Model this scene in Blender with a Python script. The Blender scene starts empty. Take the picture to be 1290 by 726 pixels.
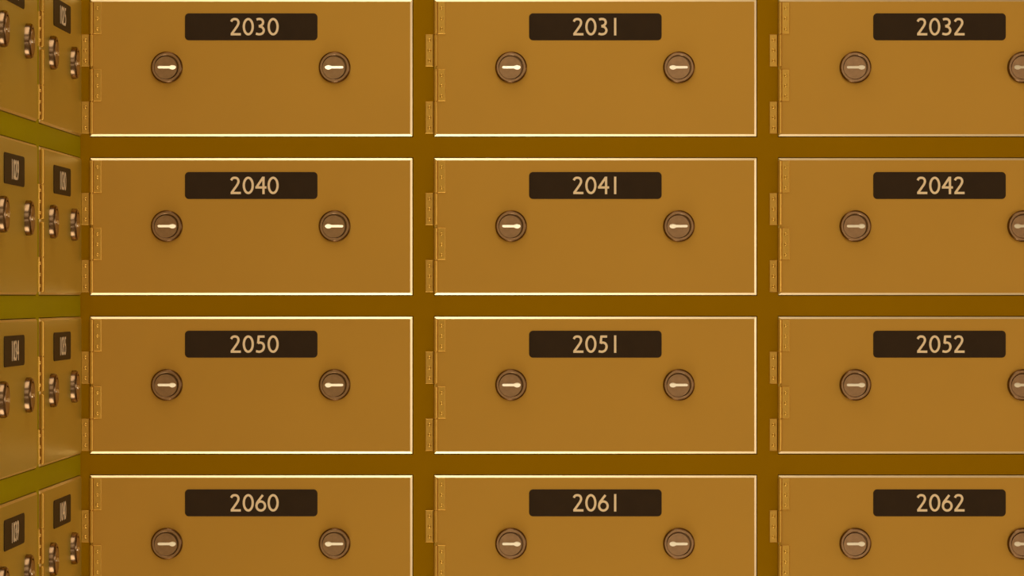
import bpy, bmesh, math, random
from mathutils import Vector, Matrix

random.seed(4)
SC = bpy.context.scene
COL = SC.collection
S = 0.00064            # metres per photograph pixel on the plane of the back wall's doors
PX, PY = 708.0, 374.0  # pixel straight ahead of the lens
F = 5160.0             # focal length in pixels
Z0 = 1.45              # height of the lens
PROUD = 2.0            # how far a door stands out of the face frame, in the same pixels
DIST = F * S

# ------------------------------------------------------------------ camera
cam = bpy.data.cameras.new('camera')
cam.sensor_width = 36.0
cam.lens = F / 1290.0 * 36.0
cam.shift_x = (645.0 - PX) / 1290.0
cam.shift_y = (PY - 363.0) / 1290.0
cam.clip_start = 0.05
co = bpy.data.objects.new('camera', cam)
co.location = (0, -PROUD * S - DIST, Z0)
co.rotation_euler = (math.pi / 2, 0, 0)
COL.objects.link(co)
SC.camera = co

# ------------------------------------------------------------------ world, lamps, exposure
W = bpy.data.worlds.new('world')
SC.world = W
W.use_nodes = True
W.node_tree.nodes['Background'].inputs[0].default_value = (1.0, 0.93, 0.80, 1)
W.node_tree.nodes['Background'].inputs[1].default_value = 0.3


def area(name, loc, aim, sx, sy, power, col=(1, 0.93, 0.8)):
    l = bpy.data.lights.new(name, 'AREA')
    l.shape = 'RECTANGLE'
    l.size, l.size_y = sx, sy
    l.energy = power
    l.color = col
    o = bpy.data.objects.new(name, l)
    o.location = loc
    o.rotation_euler = (Vector(aim) - Vector(loc)).to_track_quat('-Z', 'Y').to_euler()
    COL.objects.link(o)
    return o


ROOM_R, ROOM_F, ROOM_H = 1.55, -4.3, 2.6
area('unseen_ceiling_light', (-0.20, -0.80, ROOM_H - 0.02), (-0.20, -0.80, 0), 0.40, 1.2, 6.2)
area('unseen_ceiling_light', (0.1, -2.9, ROOM_H - 0.02), (0.1, -2.9, 0), 1.4, 1.4, 11)  # main fill, added out of view ahead of the boxes
area('unseen_wall_light', (0.2, ROOM_F + 0.03, 2.3), (0.2, 0, 1.5), 1.8, 0.5, 5)  # added fill high behind the lens, keeps the doors evenly lit
area('unseen_wall_light', (0.2, ROOM_F + 0.03, 0.5), (0.2, 0, 1.4), 1.8, 0.5, 8.5)  # added low fill, evens brightness between upper and lower rows
area('floor_lamp', (-0.20, -0.65, 0.03), (-0.20, -0.65, 2), 0.40, 0.9, 7.4)
area('unseen_wall_light', (ROOM_R - 0.03, -0.98, Z0), (-0.3, -0.98, Z0), 1.5, 0.36, 5.2)

SC.view_settings.view_transform = 'Standard'
SC.view_settings.look = 'None'
SC.view_settings.exposure = -0.06
SC.view_settings.gamma = 1.0
SC.view_settings.use_curve_mapping = False


# ------------------------------------------------------------------ materials
def mat(name, col, metallic=0.0, rough=0.5, vary=0.04, scale=60.0, bump=0.0, coat=0.0, spec=0.5, tint=(1, 1, 1), stretch=(1, 1, 1)):
    m = bpy.data.materials.new(name)
    m.use_nodes = True
    nt = m.node_tree
    b = nt.nodes['Principled BSDF']
    b.inputs['Metallic'].default_value = metallic
    b.inputs['Coat Weight'].default_value = coat
    b.inputs['Specular IOR Level'].default_value = spec
    b.inputs['Specular Tint'].default_value = (*tint, 1)
    tc = nt.nodes.new('ShaderNodeTexCoord')
    mp = nt.nodes.new('ShaderNodeMapping')
    mp.inputs['Scale'].default_value = stretch
    nt.links.new(tc.outputs['Object'], mp.inputs['Vector'])
    n = nt.nodes.new('ShaderNodeTexNoise')
    n.inputs['Scale'].default_value = scale
    n.inputs['Detail'].default_value = 3
    nt.links.new(mp.outputs['Vector'], n.inputs['Vector'])
    r = nt.nodes.new('ShaderNodeValToRGB')
    r.color_ramp.elements[0].position = 0.3
    r.color_ramp.elements[1].position = 0.7
    r.color_ramp.elements[0].color = (*[c * (1 - vary) for c in col], 1)
    r.color_ramp.elements[1].color = (*[min(1, c * (1 + vary)) for c in col], 1)
    nt.links.new(n.outputs['Fac'], r.inputs['Fac'])
    nt.links.new(r.outputs['Color'], b.inputs['Base Color'])
    mr = nt.nodes.new('ShaderNodeMapRange')
    mr.inputs['To Min'].default_value = rough * 0.95
    mr.inputs['To Max'].default_value = rough * 1.05
    nt.links.new(n.outputs['Fac'], mr.inputs['Value'])
    nt.links.new(mr.outputs['Result'], b.inputs['Roughness'])
    if bump:
        bp = nt.nodes.new('ShaderNodeBump')
        bp.inputs['Strength'].default_value = bump
        bp.inputs['Distance'].default_value = 0.0005
        nt.links.new(n.outputs['Fac'], bp.inputs['Height'])
        nt.links.new(bp.outputs['Normal'], b.inputs['Normal'])
    return m


M = dict(
    door=mat('satin_brass', (0.60, 0.325, 0.053), 0.6, 0.42, 0.02, 9, spec=0.2),
    door_left=mat('satin_brass_olive_lit', (0.60, 0.465, 0.08), 0.6, 0.34, 0.02, 9, spec=0.2, tint=(1, 0.9, 0.6)),  # greener light on the left wall put into the door colour
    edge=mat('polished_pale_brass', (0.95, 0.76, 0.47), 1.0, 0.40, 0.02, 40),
    edge_left=mat('polished_brass_olive_lit', (0.92, 0.78, 0.40), 1.0, 0.36, 0.02, 40),  # left wall's olive light painted into the edge colour
    key=mat('bright_key_metal', (0.95, 0.85, 0.68), 1.0, 0.40, 0.02, 40),
    frame=mat('dark_bronze_enamel', (0.345, 0.170, 0.0006), 0.5, 0.45, 0.03, 7, spec=0.02, tint=(1, 0.7, 0.03)),
    frame_left=mat('dark_enamel_olive_lit', (0.43, 0.365, 0.0006), 0.3, 0.5, 0.03, 7, spec=0.02, tint=(1, 0.85, 0.03)),  # greener, brighter left-wall light painted into the frame colour
    hinge=mat('hinge_brass', (0.68, 0.40, 0.075), 0.8, 0.34, 0.04, 200, spec=0.2),
    lock=mat('tarnished_nickel', (0.40, 0.245, 0.135), 1.0, 0.34, 0.08, 300, 0.05),
    lock_dark=mat('dark_lock_bezel', (0.19, 0.115, 0.06), 1.0, 0.24, 0.08, 300),
    plate=mat('black_brown_plate', (0.040, 0.022, 0.010), 0.0, 0.5, 0.08, 80, spec=0.1),
    print=mat('cream_print', (0.95, 0.72, 0.47), 0.0, 0.6, 0.03, 200),
    void=mat('dark_gap', (0.03, 0.016, 0.004), 0.0, 0.7),
    plaster=mat('cream_wall', (0.70, 0.56, 0.36), 0.0, 0.7, 0.03, 4),
    floor=mat('pale_polished_stone', (0.80, 0.72, 0.58), 0.0, 0.2, 0.06, 3),
    ceiling=mat('white_ceiling', (0.78, 0.72, 0.62), 0.0, 0.8, 0.02, 4),
)


# ------------------------------------------------------------------ mesh helpers (pixel units, u right, v up, w out of the wall)
def P(u, v, w):
    return Vector((u * S, -w * S, v * S))


def finish(name, bm, m, smooth=False):
    bmesh.ops.recalc_face_normals(bm, faces=bm.faces[:])
    me = bpy.data.meshes.new(name)
    bm.to_mesh(me)
    bm.free()
    me.materials.append(m)
    if smooth:
        for p in me.polygons:
            p.use_smooth = True
        me.set_sharp_from_angle(angle=math.radians(38))
    return me


def link(name, data, parent=None, loc=None):
    o = bpy.data.objects.new(name, data)
    COL.objects.link(o)
    if parent:
        o.parent = parent
    if loc is not None:
        o.location = loc
    return o


def add_box(bm, a, b):
    vs = [bm.verts.new(P(x, y, z)) for z in (a[2], b[2]) for y in (a[1], b[1]) for x in (a[0], b[0])]
    for f in ((0, 1, 3, 2), (4, 6, 7, 5), (0, 4, 5, 1), (2, 3, 7, 6), (0, 2, 6, 4), (1, 5, 7, 3)):
        bm.faces.new([vs[i] for i in f])


def loft(bm, loops, cap0=True, cap1=True, closed=True):
    rings = [[bm.verts.new(p) for p in lp] for lp in loops]
    n = len(rings[0])
    for a, b in zip(rings, rings[1:]):
        for i in range(n if closed else n - 1):
            j = (i + 1) % n
            bm.faces.new((a[i], a[j], b[j], b[i]))
    if cap0:
        bm.faces.new(rings[0][::-1])
    if cap1:
        bm.faces.new(rings[-1])


def rect(u0, v0, u1, v1, w):
    return [P(u0, v0, w), P(u1, v0, w), P(u1, v1, w), P(u0, v1, w)]


def circ(cu, cv, r, w, n=40):
    return [P(cu + r * math.cos(2 * math.pi * i / n), cv + r * math.sin(2 * math.pi * i / n), w) for i in range(n)]


def rrect(u0, v0, u1, v1, r, w, n=6):
    pts = []
    for cx, cy, a0 in ((u1 - r, v0 + r, -90), (u1 - r, v1 - r, 0), (u0 + r, v1 - r, 90), (u0 + r, v0 + r, 180)):
        for i in range(n + 1):
            a = math.radians(a0 + 90 * i / n)
            pts.append(P(cx + r * math.cos(a), cy + r * math.sin(a), w))
    return pts


# ------------------------------------------------------------------ room shell
BOX_W, BOX_H, PITCH_U, PITCH_V = 406.5, 172.5, 433.5, 200.0
COLS = [113.0, 546.5, 980.0]                # pixel of each slot's hinge side on the back wall
TOPS = [-0.7 + 200 * r for r in range(4)]   # pixel of each slot's top
XL = (101.0 - PX)                           # the left wall's face, in pixels from the lens axis
GAP = 1.0


def grid_wall(u_cuts, v_cuts, holes, depth):
    """A face frame with a real opening for every door, lined and backed."""
    bm = bmesh.new()
    us = sorted(set(u_cuts + [h[0] for h in holes] + [h[2] for h in holes]))
    vs = sorted(set(v_cuts + [h[1] for h in holes] + [h[3] for h in holes]))
    vt = {(i, j): bm.verts.new(P(u, v, 0)) for i, u in enumerate(us) for j, v in enumerate(vs)}
    for i in range(len(us) - 1):
        for j in range(len(vs) - 1):
            cu, cv = (us[i] + us[i + 1]) / 2, (vs[j] + vs[j + 1]) / 2
            if any(h[0] < cu < h[2] and h[1] < cv < h[3] for h in holes):
                continue
            bm.faces.new((vt[i, j], vt[i + 1, j], vt[i + 1, j + 1], vt[i, j + 1]))
    for h in holes:
        loft(bm, [rect(*h, 0), rect(*h, -depth)], cap0=False)
    bmesh.ops.remove_doubles(bm, verts=bm.verts[:], dist=1e-6)
    # rear skin
    loft(bm, [rect(us[0], vs[0], us[-1], vs[-1], -depth - 40), rect(us[0], vs[0], us[-1], vs[-1], -depth - 10)])
    return bm


FLOOR_V, CEIL_V = -Z0 / S, (ROOM_H - Z0) / S
RIGHT_U = ROOM_R / S


def structure(name, bm, m, loc=(0, 0, 0), rotz=0.0):
    o = link(name, finish(name, bm, m), None, loc)
    o.rotation_euler = (0, 0, rotz)
    o['kind'] = 'structure'
    return o


holes = [(c - PX - 0.0, PY - t - BOX_H - GAP, c - PX + BOX_W + GAP, PY - t + GAP) for c in COLS for t in TOPS]
structure('wall_back', grid_wall([XL, RIGHT_U], [FLOOR_V, CEIL_V], holes, 60), M['frame'], (0, 0, Z0))
# the left wall in its own coordinates: u = 0 at the corner, running away from it towards the lens as negative u
SLOT0 = -410.0
LCOLS = [SLOT0 - PITCH_U, SLOT0]
lholes = [(c, PY - t - BOX_H - GAP, c + BOX_W + GAP, PY - t + GAP) for c in LCOLS for t in TOPS]
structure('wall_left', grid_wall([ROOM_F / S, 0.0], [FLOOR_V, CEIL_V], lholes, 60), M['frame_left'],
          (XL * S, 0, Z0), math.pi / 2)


def slab(name, lo, hi, m):
    bm = bmesh.new()
    vs = [bm.verts.new((x, y, z)) for z in (lo[2], hi[2]) for y in (lo[1], hi[1]) for x in (lo[0], hi[0])]
    for f in ((0, 1, 3, 2), (4, 6, 7, 5), (0, 4, 5, 1), (2, 3, 7, 6), (0, 2, 6, 4), (1, 5, 7, 3)):
        bm.faces.new([vs[i] for i in f])
    return structure(name, bm, m)


XW = XL * S
slab('floor', (XW - 0.1, ROOM_F - 0.1, -0.1), (ROOM_R + 0.1, 0.1, 0), M['floor'])
slab('ceiling', (XW - 0.1, ROOM_F - 0.1, ROOM_H), (ROOM_R + 0.1, 0.1, ROOM_H + 0.1), M['ceiling'])
slab('wall_right', (ROOM_R, ROOM_F, 0), (ROOM_R + 0.1, 0.0, ROOM_H), M['plaster'])
slab('wall_front', (XW, ROOM_F - 0.1, 0), (ROOM_R, ROOM_F, ROOM_H), M['plaster'])


# ------------------------------------------------------------------ the pieces of a box front; v = 0 is the slot's bottom
CH_W, CH_D = 2.7, 1.9     # the bevelled edge: width on the face and depth
U0, U1 = 0.6, BOX_W       # the door itself; the hinge barrels stand over its left bevel


def door_mesh(m):
    bm = bmesh.new()
    # bevel comes from the edge strip; the panel fills inside it
    loft(bm, [rect(U0 + CH_W, CH_W, U1 - CH_W, BOX_H - CH_W, -28),
              rect(U0 + CH_W, CH_W, U1 - CH_W, BOX_H - CH_W, PROUD)])
    return finish('door', bm, m)


def edge_mesh(m):
    bm = bmesh.new()
    i = (U0 + CH_W, CH_W, U1 - CH_W, BOX_H - CH_W)
    o = (U0, 0.0, U1, BOX_H)
    loft(bm, [rect(*i, -26), rect(*o, -26), rect(*o, PROUD - CH_D), rect(*i, PROUD)], cap0=False, cap1=False)
    return finish('door_edge', bm, m)


def plate_mesh(m):
    bm = bmesh.new()
    loft(bm, [rrect(120, 121, 287, 155, 5, PROUD - 1), rrect(120, 121, 287, 155, 5, PROUD + 0.5),
              rrect(120.6, 121.6, 286.4, 154.4, 4.6, PROUD + 0.9)])
    return finish('number_plate', bm, m)


def leaf_mesh(m):
    bm = bmesh.new()
    loft(bm, [rect(0, 0, 10, 40.5, 0), rect(0, 0, 10, 40.5, 1.2), rect(0.7, 0.7, 9.3, 39.8, 1.9)], cap0=False)
    return finish('hinge_leaf', bm, m)


def screw_mesh(m):
    bm = bmesh.new()
    loft(bm, [circ(0, 0, 2.2, 0, 14), circ(0, 0, 2.0, 0.9, 14), circ(0, 0, 1.2, 1.5, 14), circ(0, 0, 1.0, 1.3, 14),
              circ(0, 0, 0.4, 0.9, 14)], cap0=False)
    return finish('screw', bm, m, True)


def barrel_mesh(m):
    # two knuckles on a pin, standing vertically; the hinge is 84 high
    bm = bmesh.new()

    def cyl(r, v0, v1, n=20):
        def ring(rr, v):
            return [P(2.3 + rr * math.cos(2 * math.pi * i / n), v, PROUD + 1.6 + rr * math.sin(2 * math.pi * i / n)) for i in range(n)]
        loft(bm, [ring(r - 0.5, v0), ring(r, v0 + 0.5), ring(r, v1 - 0.5), ring(r - 0.5, v1)])
    cyl(2.4, 0, 40.0)
    cyl(2.4, 40.6, 81)
    cyl(1.2, -0.5, 81.5)
    return finish('hinge', bm, m, True)


LOCK_R, LOCK_H = 20.0, 7.2


def lock_mesh(m):
    bm = bmesh.new()
    n = 56
    loft(bm, [circ(0, 0, LOCK_R, PROUD - 2, n), circ(0, 0, LOCK_R, PROUD + LOCK_H - 2.4, n),
              circ(0, 0, LOCK_R - 0.8, PROUD + LOCK_H - 0.8, n), circ(0, 0, LOCK_R - 1.6, PROUD + LOCK_H - 0.1, n),
              circ(0, 0, 15.6, PROUD + LOCK_H - 0.1, n), circ(0, 0, 15.5, PROUD + LOCK_H - 3.8, n)])
    return finish('lock', bm, m, True)


def rim_mesh(m):
    """The flat ring round the plug."""
    bm = bmesh.new()
    n = 56
    top = PROUD + LOCK_H
    loft(bm, [circ(0, 0, 18.3, top - 0.2, n), circ(0, 0, 17.9, top + 0.25, n), circ(0, 0, 15.8, top + 0.25, n),
              circ(0, 0, 15.3, top - 0.2, n)], cap0=False, cap1=False)
    return finish('lock_rim', bm, m, True)


def plug_mesh(m, side):
    """The turning plug: a flat disc set a little low and left in its bezel, with a slot cut through for the key."""
    bm = bmesh.new()
    n = 48
    cu, cv = -0.9, -0.7  # offset opens a crescent gap that imitates a dark reflection
    top = PROUD + LOCK_H + 0.3
    rim = [[bm.verts.new(p) for p in lp] for lp in (circ(cu, cv, 14.4, top - 4.0, n), circ(cu, cv, 14.4, top - 0.7, n), circ(cu, cv, 14.1, top, n))]
    slot = keyway_outline(side)
    hole = [[bm.verts.new(P(x, y, w)) for x, y in slot] for w in (top, top - 3.0)]
    for a, b in zip(rim + hole[:0], rim[1:]):
        for i in range(n):
            j = (i + 1) % n
            bm.faces.new((a[i], a[j], b[j], b[i]))
    k = len(slot)
    for i in range(k):
        j = (i + 1) % k
        bm.faces.new((hole[0][i], hole[0][j], hole[1][j], hole[1][i]))
    es = [bm.edges.get((r[i], r[(i + 1) % len(r)])) for r in (rim[2], hole[0]) for i in range(len(r))]
    bmesh.ops.triangle_fill(bm, use_beauty=True, use_dissolve=False, edges=es)
    return finish('lock_plug', bm, m, True)


def keyway_outline(side, grow=0.0):
    # narrow slot with a round bow at one end; side = +1 puts the bow on the right
    pts = []
    hb, hs = 3.15 + grow, 1.75 + grow
    xb, xs = 7.6, -9.4
    for i in range(-8, 9):
        a = math.radians(128 * i / 8)
        pts.append((xb + 4.3 * math.cos(a) * (1 + grow / 4.3), hb * math.sin(a)))
    pts.append((3.6, hs))
    for i in range(0, 7):
        a = math.radians(90 + 180 * i / 6)
        pts.append((xs + hs * math.cos(a), hs * math.sin(a)))
    pts.append((3.6, -hs))
    return [(side * x, y) for x, y in pts]


def keyway_mesh(m, side):
    """The polished keyway: a slip whose face leans back so that it looks up at the lamps."""
    bm = bmesh.new()
    top = PROUD + LOCK_H + 0.3
    out = keyway_outline(side)
    loft(bm, [[P(x, y, top - 3.0) for x, y in out], [P(x, y, top + 0.1 - y * 0.36) for x, y in out]])
    return finish('keyway', bm, m)


def spline(pts, n=8):
    q = [pts[0]] + list(pts) + [pts[-1]]
    res = []
    for k in range(1, len(q) - 2):
        p0, p1, p2, p3 = q[k - 1], q[k], q[k + 1], q[k + 2]
        for i in range(n):
            t = i / n
            res.append(tuple(0.5 * (2 * p1[d] + (p2[d] - p0[d]) * t + (2 * p0[d] - 5 * p1[d] + 4 * p2[d] - p3[d]) * t * t
                                    + (3 * p1[d] - p0[d] - 3 * p2[d] + p3[d]) * t ** 3) for d in (0, 1)))
    res.append(tuple(pts[-1]))
    return res


def ell(cx, cy, rx, ry, n=36, a0=0, a1=360):
    return [(cx + rx * math.cos(math.radians(a0 + (a1 - a0) * i / n)), cy + ry * math.sin(math.radians(a0 + (a1 - a0) * i / n)))
            for i in range(n + 1)]


G6 = [(9.6, 20.8), (5.6, 15.6), (2.6, 11.4), (1.6, 7.4)]
GLYPH = {   # strokes on a cell 13.5 wide and 22 high: (points, closed)
    '0': [(ell(6.9, 11, 5.6, 9.6)[:-1], True)],
    '1': [([(6.2, 0), (6.2, 22)], False)],
    '2': [(spline([(1.0, 17.4), (2.6, 19.8), (5.4, 20.6), (8.6, 19.8), (10.2, 16.6), (9.2, 12.8), (6.2, 8.2), (1.4, 1.5)]), False),
          ([(0.4, 1.45), (13.2, 1.45)], False)],
    '3': [(spline([(1.6, 20.0), (4.6, 20.7), (8.2, 20.0), (9.9, 16.9), (8.6, 13.4), (4.6, 11.6)]), False),
          (spline([(4.6, 11.6), (8.8, 10.2), (10.8, 6.6), (9.2, 2.8), (5.2, 1.4), (0.8, 2.3)]), False)],
    '4': [([(10.0, 21.2), (1.4, 8.4)], False), ([(0.2, 8.4), (14.2, 8.4)], False), ([(10.4, 0), (10.4, 22)], False)],
    '5': [([(11.8, 20.5), (3.9, 20.5)], False), ([(4.5, 21.6), (3.6, 11.8)], False),
          (spline([(3.4, 12.3), (6.6, 12.9), (9.8, 11.4), (11.0, 7.6), (9.4, 3.4), (5.6, 1.4), (1.0, 2.1)]), False)],
    '6': [(spline(G6), False), (ell(7.0, 7.0, 5.4, 5.7)[:-1], True)],
    '9': [(spline([(13.5 - x, 22 - y) for x, y in G6]), False), (ell(6.5, 15.0, 5.4, 5.7)[:-1], True)],
}


def digit_mesh(ch, m):
    bm = bmesh.new()
    hw = 1.45
    for k, (pts, closed) in enumerate(GLYPH[ch]):
        n = len(pts)
        L, R = [], []
        for i, p in enumerate(pts):
            a = pts[(i - 1) % n] if closed or i else p
            b = pts[(i + 1) % n] if closed or i < n - 1 else p
            d = Vector((b[0] - a[0], b[1] - a[1])).normalized()
            L.append((p[0] - d.y * hw, p[1] + d.x * hw))
            R.append((p[0] + d.y * hw, p[1] - d.x * hw))
        w0, w1 = PROUD + 0.8, PROUD + 1.15 + 0.02 * k
        loops = [[P(*l, w0), P(*l, w1), P(*r, w1), P(*r, w0)] for l, r in zip(L, R)]
        if closed:
            loops.append(loops[0])
        loft(bm, loops, cap0=not closed, cap1=not closed)
    bmesh.ops.remove_doubles(bm, verts=bm.verts[:], dist=1e-7)
    return finish('digit_' + ch, bm, m)


DIG = {ch: digit_mesh(ch, M['print']) for ch in GLYPH}
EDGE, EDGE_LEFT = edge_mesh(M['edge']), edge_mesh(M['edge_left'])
PLATE = plate_mesh(M['plate'])
LEAF = leaf_mesh(M['hinge'])
SCREW = screw_mesh(M['hinge'])
BARREL = barrel_mesh(M['hinge'])
LOCK = lock_mesh(M['lock_dark'])
RIM = rim_mesh(M['lock'])
PLUG = {s: plug_mesh(M['lock'], s) for s in (1, -1)}
KEY = {s: keyway_mesh(M['key'], s) for s in (1, -1)}


def make_box(door, edge):
    """One box front at the origin: everything on it that swings or carries the swing."""
    root = link('safe_deposit_box', None)
    root['category'] = 'safe deposit box'
    d = link('door', door, root)
    link('door_edge', edge, d)['label'] = 'bright polished bevelled edge'
    link('number_plate', PLATE, root)
    for uc, side in ((97.4, 1), (308.7, -1)):
        lk = link('lock', LOCK, root, P(uc, BOX_H - 85.7, 0))
        lk['label'] = 'left lock' if side == 1 else 'right lock'
        link('lock_rim', RIM, lk)
        link('lock_plug', PLUG[side], lk)
        link('keyway', KEY[side], lk)['label'] = 'bright key slot'
    for v0 in (BOX_H - 84.4, BOX_H - 169.0):       # upper and lower hinge
        h = link('hinge', BARREL, root, P(0, v0, 0))
        link('hinge_leaf', LEAF, h, P(4.7, 40.8, PROUD))        # on the door
        link('hinge_leaf', LEAF, h, P(-10.6, 0.0, 0))           # on the frame
        for k in range(3):
            link('screw', SCREW, h, P(9.9, 47.2 + 13 * k, PROUD + 1.8))
            link('screw', SCREW, h, P(-5.4, 7.2 + 13 * k, 1.8))
    return root


def copy_box(src):
    r = src.copy()
    COL.objects.link(r)
    for ch in src.children:
        c = ch.copy()
        COL.objects.link(c)
        c.parent = r
        for g in ch.children:
            e = g.copy()
            COL.objects.link(e)
            e.parent = c
    return r


def number(root, text, shift):
    plate = [c for c in root.children if c.name.startswith('number_plate')][0]
    for k, ch in enumerate(text):
        link('digit', DIG[ch], plate, P(203.5 + shift + 15.65 * k, BOX_H - 45.4, 0))


plain = make_box(door_mesh(M['door']), EDGE)
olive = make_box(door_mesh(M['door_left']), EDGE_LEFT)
SHIFT = [-26.2, -28.2, -28.6]
ROWN = ['top', 'second', 'third', 'bottom']
COLN = ['left', 'middle', 'right']
made = []
for r, t in enumerate(TOPS):
    for c, u in enumerate(COLS):
        made.append((plain, False, r, c, '20%d%d' % (3 + r, c), Vector(((u - PX) * S, 0, Z0 + (PY - t - BOX_H) * S)), SHIFT[c]))
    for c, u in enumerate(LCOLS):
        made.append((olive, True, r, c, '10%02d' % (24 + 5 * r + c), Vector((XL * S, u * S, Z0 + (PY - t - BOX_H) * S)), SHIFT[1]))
boxes = []
for src, left, r, c, num, loc, sh in made:
    boxes.append(copy_box(src))
for b, (src, left, r, c, num, loc, sh) in zip(boxes, made):
    b.location = loc
    b.rotation_euler = (0, 0, math.pi / 2 if left else 0)
    number(b, num, sh)
    if left:
        near = 'cut by the picture edge' if c == 0 else 'next to the corner'
        b['label'] = 'brass deposit box, painted olive-lit, on left side wall, %s row, %s' % (ROWN[r], near)
        b['group'] = 'safe deposit boxes on the left side wall'
    else:
        b['label'] = 'golden brass safe deposit box numbered %s, %s row, %s column of the facing wall' % (num, ROWN[r], COLN[c])
        b['group'] = 'safe deposit boxes on the facing wall'
for src in (plain, olive):
    for o in list(src.children_recursive) + [src]:
        bpy.data.objects.remove(o)
# plain suffixes: after the two patterns are gone, number the copies from the bare name up
kinds = {}
for o in list(COL.objects):
    if o.type in ('MESH', 'EMPTY') and o.get('kind') != 'structure':
        kinds.setdefault(o.name.split('.')[0], []).append(o)
for base, os_ in kinds.items():
    for i, o in enumerate(os_):
        o.name = 'tmp_%s_%d' % (base, i)
    for i, o in enumerate(os_):
        o.name = base if i == 0 else '%s.%03d' % (base, i)
